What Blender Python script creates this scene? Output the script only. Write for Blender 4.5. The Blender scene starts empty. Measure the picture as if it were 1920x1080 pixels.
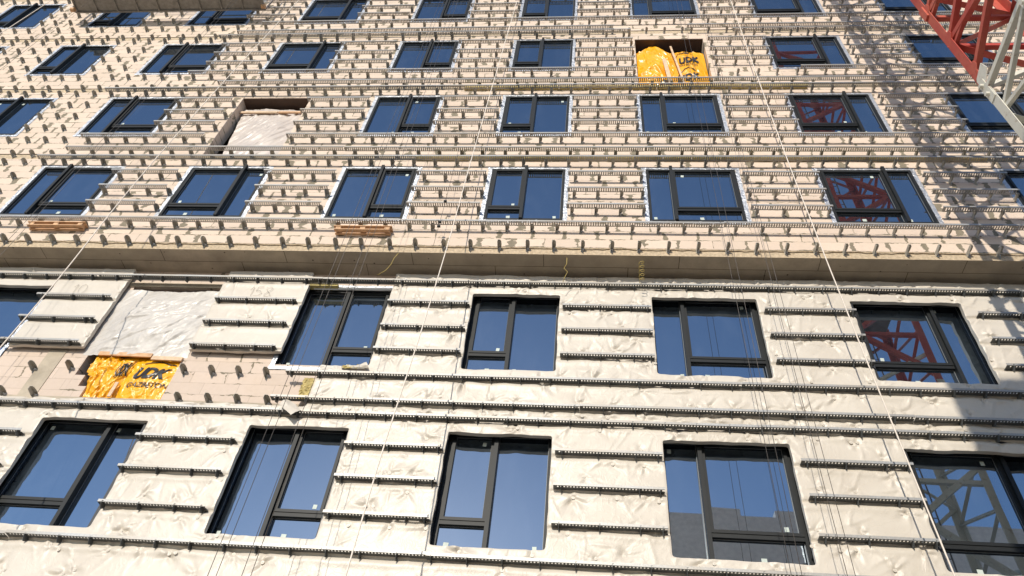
import bpy, bmesh, math, random
import numpy as np
from mathutils import Vector, noise as mnoise
R = math.radians
rng = random.Random(7)
nrg = np.random.RandomState(5)
C = bpy.context.scene.collection

# ------------------------------------------------------------------ camera, sky, sun, exposure
CAMP = Vector((2.0526, -8.9357, 0.0))
yaw, pit, rol, FPX = -0.1452, 0.8421, 0.1271, 1434.7
fw = Vector((math.sin(yaw)*math.cos(pit), math.cos(yaw)*math.cos(pit), math.sin(pit)))
r0 = Vector((math.cos(yaw), -math.sin(yaw), 0)); u0 = r0.cross(fw)
rt = r0*math.cos(rol)+u0*math.sin(rol); up = -r0*math.sin(rol)+u0*math.cos(rol)
cd = bpy.data.cameras.new("camera"); cam = bpy.data.objects.new("camera", cd); C.objects.link(cam)
cd.sensor_width = 36; cd.lens = 36*FPX/1920; cd.clip_start = .05; cd.clip_end = 3000
from mathutils import Matrix
m3 = Matrix((rt, up, -fw)).transposed()
cam.matrix_world = Matrix.Translation(CAMP) @ m3.to_4x4()
bpy.context.scene.camera = cam

SUN_AZ, PROF = R(12.7), 0.45                     # sun left of the wall normal, drop per metre of stand-off
sd = Vector((-math.tan(SUN_AZ), -1, PROF)).normalized()   # towards the sun
elev = math.asin(sd.z)
sl = bpy.data.lights.new("sun", 'SUN'); so = bpy.data.objects.new("sun", sl); C.objects.link(so)
sl.energy = 3.9; sl.angle = R(.53); sl.color = (1, .915, .775)
so.rotation_euler = (-sd).to_track_quat('-Z', 'Y').to_euler()
w = bpy.data.worlds.new("World"); bpy.context.scene.world = w; w.use_nodes = True
nt = w.node_tree; bg = nt.nodes['Background']; sk = nt.nodes.new('ShaderNodeTexSky')
sk.sky_type = 'NISHITA'; sk.sun_disc = False; sk.sun_elevation = elev
sk.sun_rotation = math.atan2(sd.x, sd.y)
sk.air_density = 1.0; sk.dust_density = .3; sk.ozone_density = 3.5
nt.links.new(sk.outputs[0], bg.inputs[0]); bg.inputs[1].default_value = .15
vs = bpy.context.scene.view_settings
vs.view_transform = 'Standard'; vs.look = 'None'; vs.gamma = 1; vs.exposure = .12

def ray(x, y):
    return fw+rt*((x-960)/FPX)+up*((540-y)/FPX)
def at(x, y, Y=0.0):                              # where the sight line through a photo point meets the plane y = Y
    d = ray(x, y); return CAMP+d*((Y-CAMP.y)/d.y)

# ------------------------------------------------------------------ materials
class NT:
    def __init__(s, name):
        s.m = bpy.data.materials.new(name); s.m.use_nodes = True; s.t = s.m.node_tree
        s.b = s.t.nodes['Principled BSDF']
    def n(s, kind, **kw):
        x = s.t.nodes.new('ShaderNode'+kind)
        for k, v in kw.items():
            if k.startswith('i_'): x.inputs[int(k[2:])].default_value = v
            else: setattr(x, k, v)
        return x
    def l(s, a, b): s.t.links.new(a, b)
    def math(s, op, a, b=None, c=None):
        x = s.t.nodes.new('ShaderNodeMath'); x.operation = op
        for i, v in enumerate((a, b, c)):
            if v is None: continue
            if isinstance(v, (int, float)): x.inputs[i].default_value = v
            else: s.l(v, x.inputs[i])
        return x.outputs[0]
    def mix(s, f, a, b):
        x = s.t.nodes.new('ShaderNodeMix'); x.data_type = 'RGBA'
        for sock, v in ((x.inputs[0], f), (x.inputs[6], a), (x.inputs[7], b)):
            if isinstance(v, tuple): sock.default_value = (*v, 1) if len(v) == 3 else v
            elif isinstance(v, (int, float)): sock.default_value = v
            else: s.l(v, sock)
        return x.outputs[2]
    def noise(s, scale, detail=3, rough=.55, vec=None, off=None):
        x = s.n('TexNoise'); x.inputs['Scale'].default_value = scale; x.inputs['Detail'].default_value = detail
        x.inputs['Roughness'].default_value = rough
        if vec is not None: s.l(vec, x.inputs['Vector'])
        return x.outputs[0]
    def pos(s): return s.n('NewGeometry').outputs['Position']
    def scaled(s, vec, sc, off=(0, 0, 0)):
        x = s.n('Mapping'); s.l(vec, x.inputs[0]); x.inputs['Scale'].default_value = sc; x.inputs['Location'].default_value = off; return x.outputs[0]
    def ramp(s, f, a, b):
        x = s.n('MapRange'); s.l(f, x.inputs[0]); x.inputs[1].default_value = a; x.inputs[2].default_value = b; return x.outputs[0]
    def bump(s, h, st, dist=.01, prev=None):
        x = s.n('Bump'); x.inputs['Strength'].default_value = st; x.inputs['Distance'].default_value = dist
        s.l(h, x.inputs['Height'])
        if prev is not None: s.l(prev, x.inputs['Normal'])
        s.l(x.outputs[0], s.b.inputs['Normal']); return x.outputs[0]
    def setp(s, col=None, rough=None, metal=None, **kw):
        if col is not None:
            if isinstance(col, tuple): s.b.inputs['Base Color'].default_value = (*col, 1)
            else: s.l(col, s.b.inputs['Base Color'])
        if rough is not None:
            if isinstance(rough, (int, float)): s.b.inputs['Roughness'].default_value = rough
            else: s.l(rough, s.b.inputs['Roughness'])
        if metal is not None: s.b.inputs['Metallic'].default_value = metal
        for k, v in kw.items(): s.b.inputs[k.replace('_', ' ')].default_value = v
        return s.m

M = {}
def simple(name, col, rough=.6, metal=0, var=.12, sc=6, bump=0, **kw):
    t = NT(name); p = t.pos(); nz = t.noise(sc, 5, .6, p)
    lo = tuple(max(0, c*(1-var)) for c in col); hi = tuple(min(1, c*(1+var)) for c in col)
    t.setp(t.mix(t.ramp(nz, .3, .7), lo, hi), rough, metal, **kw)
    if bump: t.bump(t.noise(sc*6, 4, .6, p), bump, .01)
    M[name] = t.m; return t.m

def block_material(name, base, smear_amount, seed, Z0=11.3, course=.25, width=.625):
    t = NT(name); p = t.pos(); sep = t.n('SeparateXYZ'); t.l(p, sep.inputs[0])
    wob = t.noise(3.2, 4, .6, t.scaled(p, (1, 1, 1), (seed, 0, seed)))
    wob2 = t.noise(9, 3, .6, t.scaled(p, (1, 1, 1), (seed+9, 0, 4)))
    x = t.math('DIVIDE', sep.outputs[0], width); z = t.math('DIVIDE', t.math('SUBTRACT', sep.outputs[2], Z0), course)
    row = t.math('FLOOR', z)
    sh = t.math('FRACT', t.math('MULTIPLY', row, .3819+seed*.013))
    u = t.math('ADD', x, sh); fu = t.math('FRACT', u); fz = t.math('FRACT', z)
    du = t.math('MULTIPLY', t.math('MINIMUM', fu, t.math('SUBTRACT', 1.0, fu)), width)
    dz = t.math('MULTIPLY', t.math('MINIMUM', fz, t.math('SUBTRACT', 1.0, fz)), course)
    d = t.math('MINIMUM', du, dz)
    joint = t.math('SUBTRACT', 1.0, t.ramp(d, .001, .006))
    # glue smears: wide wandering patches across vertical joints, narrower along the courses
    wx = t.math('ADD', t.math('MULTIPLY', t.math('SUBTRACT', wob, .5), .22), t.math('MULTIPLY', t.math('SUBTRACT', wob2, .5), .10))
    su = t.math('MULTIPLY', t.math('ABSOLUTE', t.math('SUBTRACT', t.math('FRACT', t.math('ADD', t.math('ADD', u, .5), wx)), .5)), width)
    cell = t.n('TexWhiteNoise', noise_dimensions='2D'); cv = t.n('CombineXYZ'); t.l(t.math('FLOOR', t.math('ADD', u, .5)), cv.inputs[0]); t.l(row, cv.inputs[1]); t.l(cv.outputs[0], cell.inputs[0])
    wdt = t.math('MULTIPLY', t.math('MAXIMUM', t.math('SUBTRACT', t.math('ADD', cell.outputs[0], t.math('MULTIPLY', wob2, .5)), 1.35-smear_amount), 0.0), .12)
    big = t.noise(.35, 2, .5, t.scaled(p, (1, 1, 1), (seed*3, 0, 1)))
    wdt = t.math('MULTIPLY', wdt, t.math('MULTIPLY', t.ramp(big, .2, .5), t.ramp(t.noise(11, 2, .5, t.scaled(p, (.6, 1, 1), (3, 0, seed))), .28, .62)))
    sm = t.math('GREATER_THAN', wdt, su)
    szd = t.math('MULTIPLY', t.math('ABSOLUTE', t.math('SUBTRACT', t.math('FRACT', t.math('ADD', t.math('ADD', z, .5), t.math('MULTIPLY', t.math('SUBTRACT', wob2, .5), .3))), .5)), course)
    hs = t.math('MULTIPLY', t.math('GREATER_THAN', t.math('MULTIPLY', t.ramp(wob, .56-.1*smear_amount, .75), .03), szd), 1.0)
    sm = t.math('MAXIMUM', sm, hs)
    tone = t.n('TexWhiteNoise', noise_dimensions='2D'); cv2 = t.n('CombineXYZ'); t.l(t.math('FLOOR', u), cv2.inputs[0]); t.l(row, cv2.inputs[1]); t.l(cv2.outputs[0], tone.inputs[0])
    fine = t.noise(14, 5, .65, p)
    c = t.mix(tone.outputs[0], tuple(v*.93 for v in base), tuple(v*1.05 for v in base))
    c = t.mix(t.math('MULTIPLY', t.ramp(fine, .45, .75), .22), c, (.42, .34, .26))
    stain = t.ramp(t.noise(.9, 5, .65, t.scaled(p, (1, 1, .5), (2, 0, seed))), .52, .8)
    c = t.mix(t.math('MULTIPLY', stain, .22), c, (.5, .38, .25))
    c = t.mix(t.math('MULTIPLY', joint, .55), c, (.28, .22, .17))
    smc = t.mix(t.ramp(fine, .35, .65), (.15, .13, .09), (.21, .18, .125))
    c = t.mix(t.math('MULTIPLY', sm, .92), c, smc)
    t.setp(c, .9)
    h = t.math('SUBTRACT', t.math('MULTIPLY', fine, .25), joint)
    t.bump(h, .5, .004)
    M[name] = t.m
block_material('blocks', (.64, .52, .425), 1.12, 1.0)
block_material('clean_blocks', (.58, .475, .40), .5, 4.0, Z0=7.95)
block_material('far_blocks', (.80, .78, .74), .9, 8.0, Z0=0)

def concrete(name, base, stain=.5, boards=False):
    t = NT(name); p = t.pos(); a = t.noise(2.2, 6, .65, p); b = t.noise(22, 5, .7, p)
    c = t.mix(t.ramp(a, .3, .7), tuple(v*.75 for v in base), tuple(v*1.15 for v in base))
    c = t.mix(t.math('MULTIPLY', t.ramp(b, .6, .8), stain), c, tuple(v*.45 for v in base))
    if boards:
        sep = t.n('SeparateXYZ'); t.l(p, sep.inputs[0])
        wl = t.math('ADD', sep.outputs[1], t.math('MULTIPLY', t.math('SUBTRACT', t.noise(1.1, 2, .5, p), .5), .03))
        jy = t.math('LESS_THAN', t.math('ABSOLUTE', t.math('SUBTRACT', wl, .30)), .006)
        rowi = t.math('GREATER_THAN', sep.outputs[1], .30)
        xx = t.math('ADD', t.math('DIVIDE', sep.outputs[0], 2.5), t.math('MULTIPLY', rowi, .37))
        fx = t.math('FRACT', xx); jx = t.math('LESS_THAN', t.math('ABSOLUTE', t.math('SUBTRACT', fx, .5)), .0028)
        j = t.math('MAXIMUM', jy, jx)
        tone = t.n('TexWhiteNoise', noise_dimensions='2D'); cv = t.n('CombineXYZ'); t.l(t.math('FLOOR', t.math('ADD', xx, .5)), cv.inputs[0]); t.l(rowi, cv.inputs[1]); t.l(cv.outputs[0], tone.inputs[0])
        c = t.mix(t.math('MULTIPLY', tone.outputs[0], .3), c, tuple(v*.7 for v in base))
        pit = t.n('TexVoronoi'); pit.inputs['Scale'].default_value = 4.0; t.l(p, pit.inputs['Vector'])
        c = t.mix(t.math('MULTIPLY', t.math('LESS_THAN', pit.outputs['Distance'], .07), .8), c, (.05, .04, .03))
        c = t.mix(t.math('MULTIPLY', j, .75), c, (.05, .04, .03))
    t.setp(c, .88); t.bump(b, .5, .006); M[name] = t.m
concrete('concrete', (.42, .36, .28)); concrete('soffit', (.46, .39, .30), .35, True)
simple('mortar_bed', (.50, .40, .28), .95, var=.25, sc=18, bump=.9)

def membrane_mat():
    t = NT('membrane'); p = t.pos()
    a = t.noise(1.3, 4, .6, p)
    c = t.mix(t.ramp(a, .3, .7), (.53, .478, .41), (.60, .55, .48))
    st = t.ramp(t.noise(3.5, 6, .7, t.scaled(p, (1, 1, .6), (5, 0, 0))), .6, .85)
    c = t.mix(t.math('MULTIPLY', st, .25), c, (.42, .36, .28))
    t.setp(c, .42)
    # small creases
    wv = t.noise(1.7, 3, .6, p)
    dv = t.n('VectorMath', operation='ADD'); t.l(p, dv.inputs[0])
    cmb = t.n('CombineXYZ'); t.l(wv, cmb.inputs[0]); t.l(wv, cmb.inputs[2]); t.l(cmb.outputs[0], dv.inputs[1])
    n1 = t.noise(5.5, 2, .5, t.scaled(dv.outputs[0], (2.2, 1, 1)))
    rid = t.math('POWER', t.math('SUBTRACT', 1.0, t.math('MULTIPLY', t.math('ABSOLUTE', t.math('SUBTRACT', n1, .5)), 6.0)), 3.0)
    rid = t.math('MAXIMUM', rid, 0.0)
    pv = t.bump(rid, .18, .008)
    t.bump(t.noise(60, 3, .6, p), .12, .003, pv)
    M['membrane'] = t.m
membrane_mat()

def glass_mat():
    t = NT('glass'); p = t.pos()
    t.setp((.004, .007, .012), .015, 0, IOR=4.7)
    t.b.inputs['Specular Tint'].default_value = (.74, .87, 1, 1)
    lw = t.noise(.8, 1, .4, p); pv = t.bump(lw, .10, .02)
    # thin dust film
    ds = t.ramp(t.noise(2.5, 6, .7, t.scaled(p, (1, 1, .35))), .5, .85)
    t.l(t.mix(t.math('ADD', t.math('MULTIPLY', ds, .12), .03), (.004, .007, .012), (.25, .30, .36)), t.b.inputs['Base Color'])
    M['glass'] = t.m
glass_mat()

simple('frame', (.010, .012, .0135), .5, 0, .15, 3, Specular_IOR_Level=.28)
simple('gasket', (.16, .17, .18), .4)
def galv():
    t = NT('galvanised'); p = t.pos(); v = t.n('TexVoronoi'); v.inputs['Scale'].default_value = 60; t.l(p, v.inputs['Vector'])
    g = t.noise(1.2, 3, .6, p)
    c = t.mix(v.outputs['Color'], (.28, .29, .295), (.42, .42, .42))
    c = t.mix(t.ramp(g, .35, .7), c, (.34, .31, .27))
    t.setp(c, .45, .35); M['galvanised'] = t.m
galv()
simple('bracket_steel', (.42, .40, .35), .55, .15, .3, 4)
simple('shaded_steel', (.11, .115, .115), .55, .2, .3, 5)  # rail steel with the shade under the lower rails put into its colour
simple('washer', (.75, .75, .74), .4, .3)
def foil():
    t = NT('foil'); p = t.pos(); n1 = t.noise(14, 3, .6, p)
    t.setp(t.mix(n1, (.30, .33, .38), (.62, .64, .68)), .35, .6); t.bump(t.noise(22, 3, .7, p), .8, .02); M['foil'] = t.m
foil()
simple('white_strip', (.85, .84, .82), .5)
simple('timber', (.55, .33, .18), .7, 0, .25, 9, .3)
simple('pale_timber', (.62, .45, .30), .75, 0, .2, 9, .3)
simple('wool', (.52, .42, .18), .95, 0, .35, 16, 1.0)
simple('rope', (.74, .66, .58), .8, 0, .1, 20)
simple('cable', (.10, .09, .085), .5, .4, .3, 5)
simple('sticker', (.48, .54, .50), .6)
simple('dark_print', (.022, .02, .018), .35)
simple('ink', (.42, .38, .33), .8)
simple('yellow_wire', (.55, .42, .12), .6)
simple('ground', (.30, .26, .21), .95, 0, .2, .4, .3)
simple('lintel_shade', (.10, .062, .045), .8)  # dark brown standing in for shade under the opening heads
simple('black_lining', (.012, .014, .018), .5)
simple('interior', (.10, .08, .07), .95)
def plastic(name, lo, hi, rough, sc, st, trans=0, stretch=(1, 1, 1)):
    t = NT(name); p = t.pos()
    wv = t.noise(2.0, 3, .6, p); dv = t.n('VectorMath', operation='ADD'); t.l(p, dv.inputs[0])
    cmb = t.n('CombineXYZ'); t.l(wv, cmb.inputs[0]); t.l(wv, cmb.inputs[2]); t.l(cmb.outputs[0], dv.inputs[1])
    q = t.scaled(dv.outputs[0], stretch)
    n1 = t.noise(sc, 4, .6, q)
    rid = t.math('SUBTRACT', 1.0, t.math('MULTIPLY', t.math('ABSOLUTE', t.math('SUBTRACT', n1, .5)), 5.0))
    t.setp(t.mix(t.ramp(n1, .3, .7), lo, hi), rough, 0)
    t.b.inputs['Coat Weight'].default_value = .22 if 'yellow' in name else .12; t.b.inputs['Coat Roughness'].default_value = .18
    t.bump(rid, st, .02); M[name] = t.m
plastic('yellow_plastic', (.82, .36, .002), (.88, .43, .004), .34, 3.0, .2)
plastic('clear_plastic', (.44, .385, .35), (.56, .49, .44), .42, 2.0, .15, 0, (1, 1, 3.0))
plastic('grey_plastic', (.46, .43, .40), (.54, .51, .475), .5, 2.5, .12)
def paint(name, a, b, rust):
    t = NT(name); p = t.pos(); n1 = t.noise(1.5, 5, .65, p); n2 = t.noise(9, 6, .7, p)
    c = t.mix(t.ramp(n1, .35, .65), a, b); c = t.mix(t.math('MULTIPLY', t.ramp(n2, .58, .72), .8), c, rust)
    t.setp(c, .55); t.bump(n2, .2, .004); M[name] = t.m
paint('red_paint', (.44, .045, .035), (.52, .12, .075), (.16, .05, .035))
paint('white_paint', (.62, .60, .52), (.70, .68, .60), (.30, .19, .11))
simple('platform_steel', (.16, .14, .13), .7, .2, .3, 5)
simple('pale_render', (.84, .84, .84), .9)
simple('mesh_deck', (.30, .28, .25), .6, .3, .25, 9)

# ------------------------------------------------------------------ mesh helpers
class MB:
    def __init__(s): s.v = []; s.f = []; s.mi = []; s.cur = 0
    def box(s, x0, x1, y0, y1, z0, z1):
        b = len(s.v)
        s.v += [(x0, y0, z0), (x1, y0, z0), (x1, y1, z0), (x0, y1, z0), (x0, y0, z1), (x1, y0, z1), (x1, y1, z1), (x0, y1, z1)]
        for q in ((0, 3, 2, 1), (4, 5, 6, 7), (0, 1, 5, 4), (1, 2, 6, 5), (2, 3, 7, 6), (3, 0, 4, 7)):
            s.f.append(tuple(b+i for i in q)); s.mi.append(s.cur)
    def quad(s, a, b, c, d):
        n = len(s.v); s.v += [tuple(a), tuple(b), tuple(c), tuple(d)]; s.f.append((n, n+1, n+2, n+3)); s.mi.append(s.cur)
    def prism(s, poly, ext):                       # poly: list of 3-D points, extruded by vector ext
        n = len(s.v); k = len(poly); e = Vector(ext)
        s.v += [tuple(p) for p in poly]+[tuple(Vector(p)+e) for p in poly]
        s.f.append(tuple(range(n, n+k))[::-1]); s.f.append(tuple(range(n+k, n+2*k))); s.mi += [s.cur]*2
        for i in range(k):
            j = (i+1) % k; s.f.append((n+i, n+j, n+k+j, n+k+i)); s.mi.append(s.cur)
    def tube(s, pts, r, seg=6):
        pts = [Vector(p) for p in pts]; n = len(s.v)
        for i, p in enumerate(pts):
            t = (pts[min(i+1, len(pts)-1)]-pts[max(i-1, 0)]).normalized()
            a = t.orthogonal().normalized() if i == 0 else (a-t*a.dot(t)).normalized()
            b = t.cross(a)
            for k in range(seg):
                q = 2*math.pi*k/seg; s.v.append(tuple(p+a*(r*math.cos(q))+b*(r*math.sin(q))))
        for i in range(len(pts)-1):
            for k in range(seg):
                k2 = (k+1) % seg; s.f.append((n+i*seg+k, n+i*seg+k2, n+(i+1)*seg+k2, n+(i+1)*seg+k)); s.mi.append(s.cur)
        s.f.append(tuple(n+k for k in range(seg))[::-1]); s.f.append(tuple(n+(len(pts)-1)*seg+k for k in range(seg))); s.mi += [s.cur]*2
    def bar(s, p0, p1, wd, ht, upv=(0, 0, 1)):       # rectangular bar from p0 to p1
        p0, p1 = Vector(p0), Vector(p1); t = (p1-p0).normalized(); a = t.cross(Vector(upv)).normalized(); b = a.cross(t)
        poly = [p0+a*wd/2+b*ht/2, p0-a*wd/2+b*ht/2, p0-a*wd/2-b*ht/2, p0+a*wd/2-b*ht/2]
        s.prism(poly, p1-p0)
    def angle(s, p0, p1, wd, d1, d2, th=.012):       # steel angle: legs along d1 and d2
        p0, p1 = Vector(p0), Vector(p1); t = (p1-p0).normalized()
        a = Vector(d1); a = (a-t*a.dot(t)).normalized(); b = Vector(d2); b = (b-t*b.dot(t)-a*b.dot(a)).normalized()
        poly = [p0, p0+a*wd, p0+a*wd+b*th, p0+a*th+b*th, p0+a*th+b*wd, p0+b*wd]
        s.prism(poly, p1-p0)
    def grid(s, nx, ny, fn):
        n = len(s.v)
        for j in range(ny+1):
            for i in range(nx+1): s.v.append(tuple(fn(i/nx, j/ny)))
        for j in range(ny):
            for i in range(nx):
                a = n+j*(nx+1)+i; s.f.append((a, a+1, a+nx+2, a+nx+1)); s.mi.append(s.cur)
    def build(s, name, mats, parent=None, smooth=False):
        me = bpy.data.meshes.new(name); me.from_pydata(s.v, [], s.f)
        for m in (mats if isinstance(mats, (list, tuple)) else [mats]): me.materials.append(M[m])
        me.polygons.foreach_set('material_index', s.mi)
        if smooth: me.polygons.foreach_set('use_smooth', [True]*len(s.f))
        me.update()
        o = bpy.data.objects.new(name, me); C.objects.link(o)
        if parent: o.parent = parent
        return o

def empty(name, loc=(0, 0, 0)):
    o = bpy.data.objects.new(name, None); C.objects.link(o); o.location = loc; return o
def tag(o, label, cat, group=None):
    o['label'] = label; o['category'] = cat
    if group: o['group'] = group
    return o
def put(o, x, y, z): o.location = (x, y, z); return o
KIDS = {}
def copy_tree(o, parent=None):
    c = o.copy(); C.objects.link(c); c.parent = parent
    for ch in [k for k in bpy.data.objects if k.parent == o and k != c]: copy_tree(ch, c)
    return c

# ------------------------------------------------------------------ layout measured from the photograph
YW = .67
D = .593                                             # lower wall plane (window frames)
XL = {-5: -17.1, -4: -13.55, -3: -10.305, -2: -6.776, -1: -3.242, 0: 0.0, 1: 3.259, 2: 6.763, 3: 10.331, 4: 13.9}
XR = {-5: -15.35, -4: -11.95, -3: -8.467, -2: -4.993, -1: -1.636, 0: 1.568, 1: 5.101, 2: 8.614, 3: 12.15, 4: 15.7}
MUL = {-5: (.45, 'l'), -4: (.43, 'l'), -3: (.35, 'r'), -2: (.70, 'l'), -1: (.52, 'r'), 0: (.47, 'l'), 1: (.28, 'r'), 2: (.70, 'l'), 3: (.74, 'l'), 4: (.4, 'r')}
ST = 3.3
UT0, UH = 13.976, 1.839
L1 = (8.706, 10.614); L2 = (5.421, 7.365)
SOF = 11.08
XMIN, XMAX, ZTOP = -24.0, 20.0, 26.5
U_open = {(1, -2): (14.57, UT0+ST), (2, 1): (17.87, UT0+2*ST)}     # (storey, column): taller unglazed openings
L_open = (XL[-2], XR[-2], 7.80, 10.60)

bld = empty('apartment_building', (0, 0, -1.6))
tag(bld, 'unfinished block-built apartment building with dark windows, steel rails and cream wrapped insulation', 'building')
def P(mb, name, mats, smooth=False, parent=None):
    o = mb.build(name, mats, parent or bld, smooth)
    if parent is None: o.location = (0, 0, 1.6)
    return o

# ---- walls
def wall_with_holes(mb, x0, x1, z0, z1, holes, y, depth):
    xs = sorted({x0, x1, *[h[0] for h in holes], *[h[1] for h in holes]}); zs = sorted({z0, z1, *[h[2] for h in holes], *[h[3] for h in holes]})
    xs = [v for v in xs if x0 <= v <= x1]; zs = [v for v in zs if z0 <= v <= z1]
    for i in range(len(xs)-1):
        for j in range(len(zs)-1):
            cx, cz = (xs[i]+xs[i+1])/2, (zs[j]+zs[j+1])/2
            if any(h[0] < cx < h[1] and h[2] < cz < h[3] for h in holes): continue
            mb.quad((xs[i], y, zs[j]), (xs[i+1], y, zs[j]), (xs[i+1], y, zs[j+1]), (xs[i], y, zs[j+1]))
    for a, b, c, d in holes:
        e = y+depth
        mb.quad((a, y, c), (a, y, d), (a, e, d), (a, e, c)); mb.quad((b, y, c), (b, e, c), (b, e, d), (b, y, d))
        mb.quad((a, y, c), (a, e, c), (b, e, c), (b, y, c)); mb.quad((a, y, d), (b, y, d), (b, e, d), (a, e, d))

holesU = []
for n in range(4):
    for c in XL:
        if (n, c) in U_open: holesU.append((XL[c], XR[c], *U_open[(n, c)]))
        else: holesU.append((XL[c]-.0, XR[c]+.0, UT0+ST*n-UH, UT0+ST*n))
slabs = [(SOF, SOF+.19)]+[(SOF+.19+ST*k-.22, SOF+.19+ST*k) for k in range(1, 5)]
mb = MB(); edges = [SOF]
# block bands between slab edges; slab edges stand a little back
prev = SOF
for (a, b) in slabs:
    if a > prev: wall_with_holes(mb, XMIN, XMAX, prev, a, [h for h in holesU if h[2] >= prev-.01 and h[3] <= a+.02], 0, .35)
    prev = b
wall_with_holes(mb, XMIN, XMAX, prev, ZTOP, [], 0, .35)
# roof, back and ends so the block has depth from other viewpoints
mb.quad((XMIN, 0, ZTOP), (XMAX, 0, ZTOP), (XMAX, 14, ZTOP), (XMIN, 14, ZTOP))
mb.quad((XMIN, 0, SOF), (XMIN, 0, ZTOP), (XMIN, 14, ZTOP), (XMIN, 14, SOF)); mb.quad((XMAX, 0, SOF), (XMAX, 14, SOF), (XMAX, 14, ZTOP), (XMAX, 0, ZTOP))
mb.quad((XMIN, 14, -1.6), (XMIN, 14, ZTOP), (XMAX, 14, ZTOP), (XMAX, 14, -1.6))
P(mb, 'block_wall', 'blocks')
mb = MB()
for k, (a, b) in enumerate(slabs):                    # slab edge, rough cast
    ys = .018 if k else .006
    mb.grid(440, 3, lambda u, v, a=a, b=b, ys=ys: (XMIN+(XMAX-XMIN)*u, ys+(.006*mnoise.noise(Vector((u*440, v*4, a))) if 0 < v < 1 else 0), a+(b-a)*v))
P(mb, 'slab_edge', 'mortar_bed')
mb = MB()                                           # lip of crumbling mortar under the first course
def crumb(u, v):
    x = XMIN+(XMAX-XMIN)*u
    w_ = .035+.03*mnoise.noise(Vector((x*1.7, 0, 3)))+.02*mnoise.noise(Vector((x*7, 0, 3)))
    return (x, -.012+.014*math.sin(v*math.pi), SOF+.19+.004-w_*v)
mb.grid(1400, 2, crumb)
P(mb, 'mortar_bead', 'mortar_bed')

mb = MB()
mb.quad((XMIN, 0, SOF), (XMAX, 0, SOF), (XMAX, D+.4, SOF), (XMIN, D+.4, SOF)); P(mb, 'soffit', 'soffit')

holesL = [L_open]
for c in XL:
    if c != -2: holesL.append((XL[c]-.14, XR[c]+.08, L1[0]-.03, L1[1]+.13))
    holesL.append((XL[c]-.14, XR[c]+.08, L2[0]-.03, L2[1]+.13)); holesL.append((XL[c], XR[c], 2.1, 4.0))
mb = MB(); wall_with_holes(mb, XMIN, XMAX, -1.6, 7.62, [h for h in holesL if h[3] < 7.7], D, .32)
wall_with_holes(mb, XMIN, XMAX, 7.80, SOF, [h for h in holesL if h[3] > 7.7], D, .32)
# stepped block ends at the lower left corner of the opening
xo = L_open[0]
mb.box(xo, xo+.34, D+.002, D+.30, 7.80, 8.05); mb.box(xo, xo+.19, D+.002, D+.30, 8.05, 8.30); 
P(mb, 'block_wall', 'clean_blocks')
mb = MB()
mb.box(XMIN, XMAX, D-.012, D+.3, 7.62, 7.80); mb.box(-7.55, -7.22, D-.012, D+.02, 7.80, 10.9)
P(mb, 'concrete_frame', 'concrete')

# dark rooms behind the unglazed openings
mb = MB()
for h in (U_open[(1, -2)], U_open[(2, 1)]):
    pass
def room(x0, x1, z0, z1, y):
    mb = MB()
    mb.quad((x0, y+1.2, z0), (x1, y+1.2, z0), (x1, y+1.2, z1), (x0, y+1.2, z1)); mb.quad((x0, y, z1), (x1, y, z1), (x1, y+1.2, z1), (x0, y+1.2, z1))
    mb.quad((x0, y, z0), (x0, y, z1), (x0, y+1.2, z1), (x0, y+1.2, z0)); mb.quad((x1, y, z0), (x1, y, z1), (x1, y+1.2, z1), (x1, y+1.2, z0))
    P(mb, 'room_interior', 'interior')
room(XL[-2]-.3, XR[-2]+.3, *U_open[(1, -2)], .35); room(XL[1]-.3, XR[1]+.3, *U_open[(2, 1)], .35); room(L_open[0]-.3, L_open[1]+.3, L_open[2], L_open[3], D+.32)
pass

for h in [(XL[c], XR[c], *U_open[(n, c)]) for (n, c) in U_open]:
    mb = MB(); mb.box(h[0]-.02, h[1]+.10, .003, .349, h[3]-.03, h[3]-.002); P(mb, 'lintel_shade', 'lintel_shade')  # dark liner under each opening head; its shade is painted in

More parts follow.
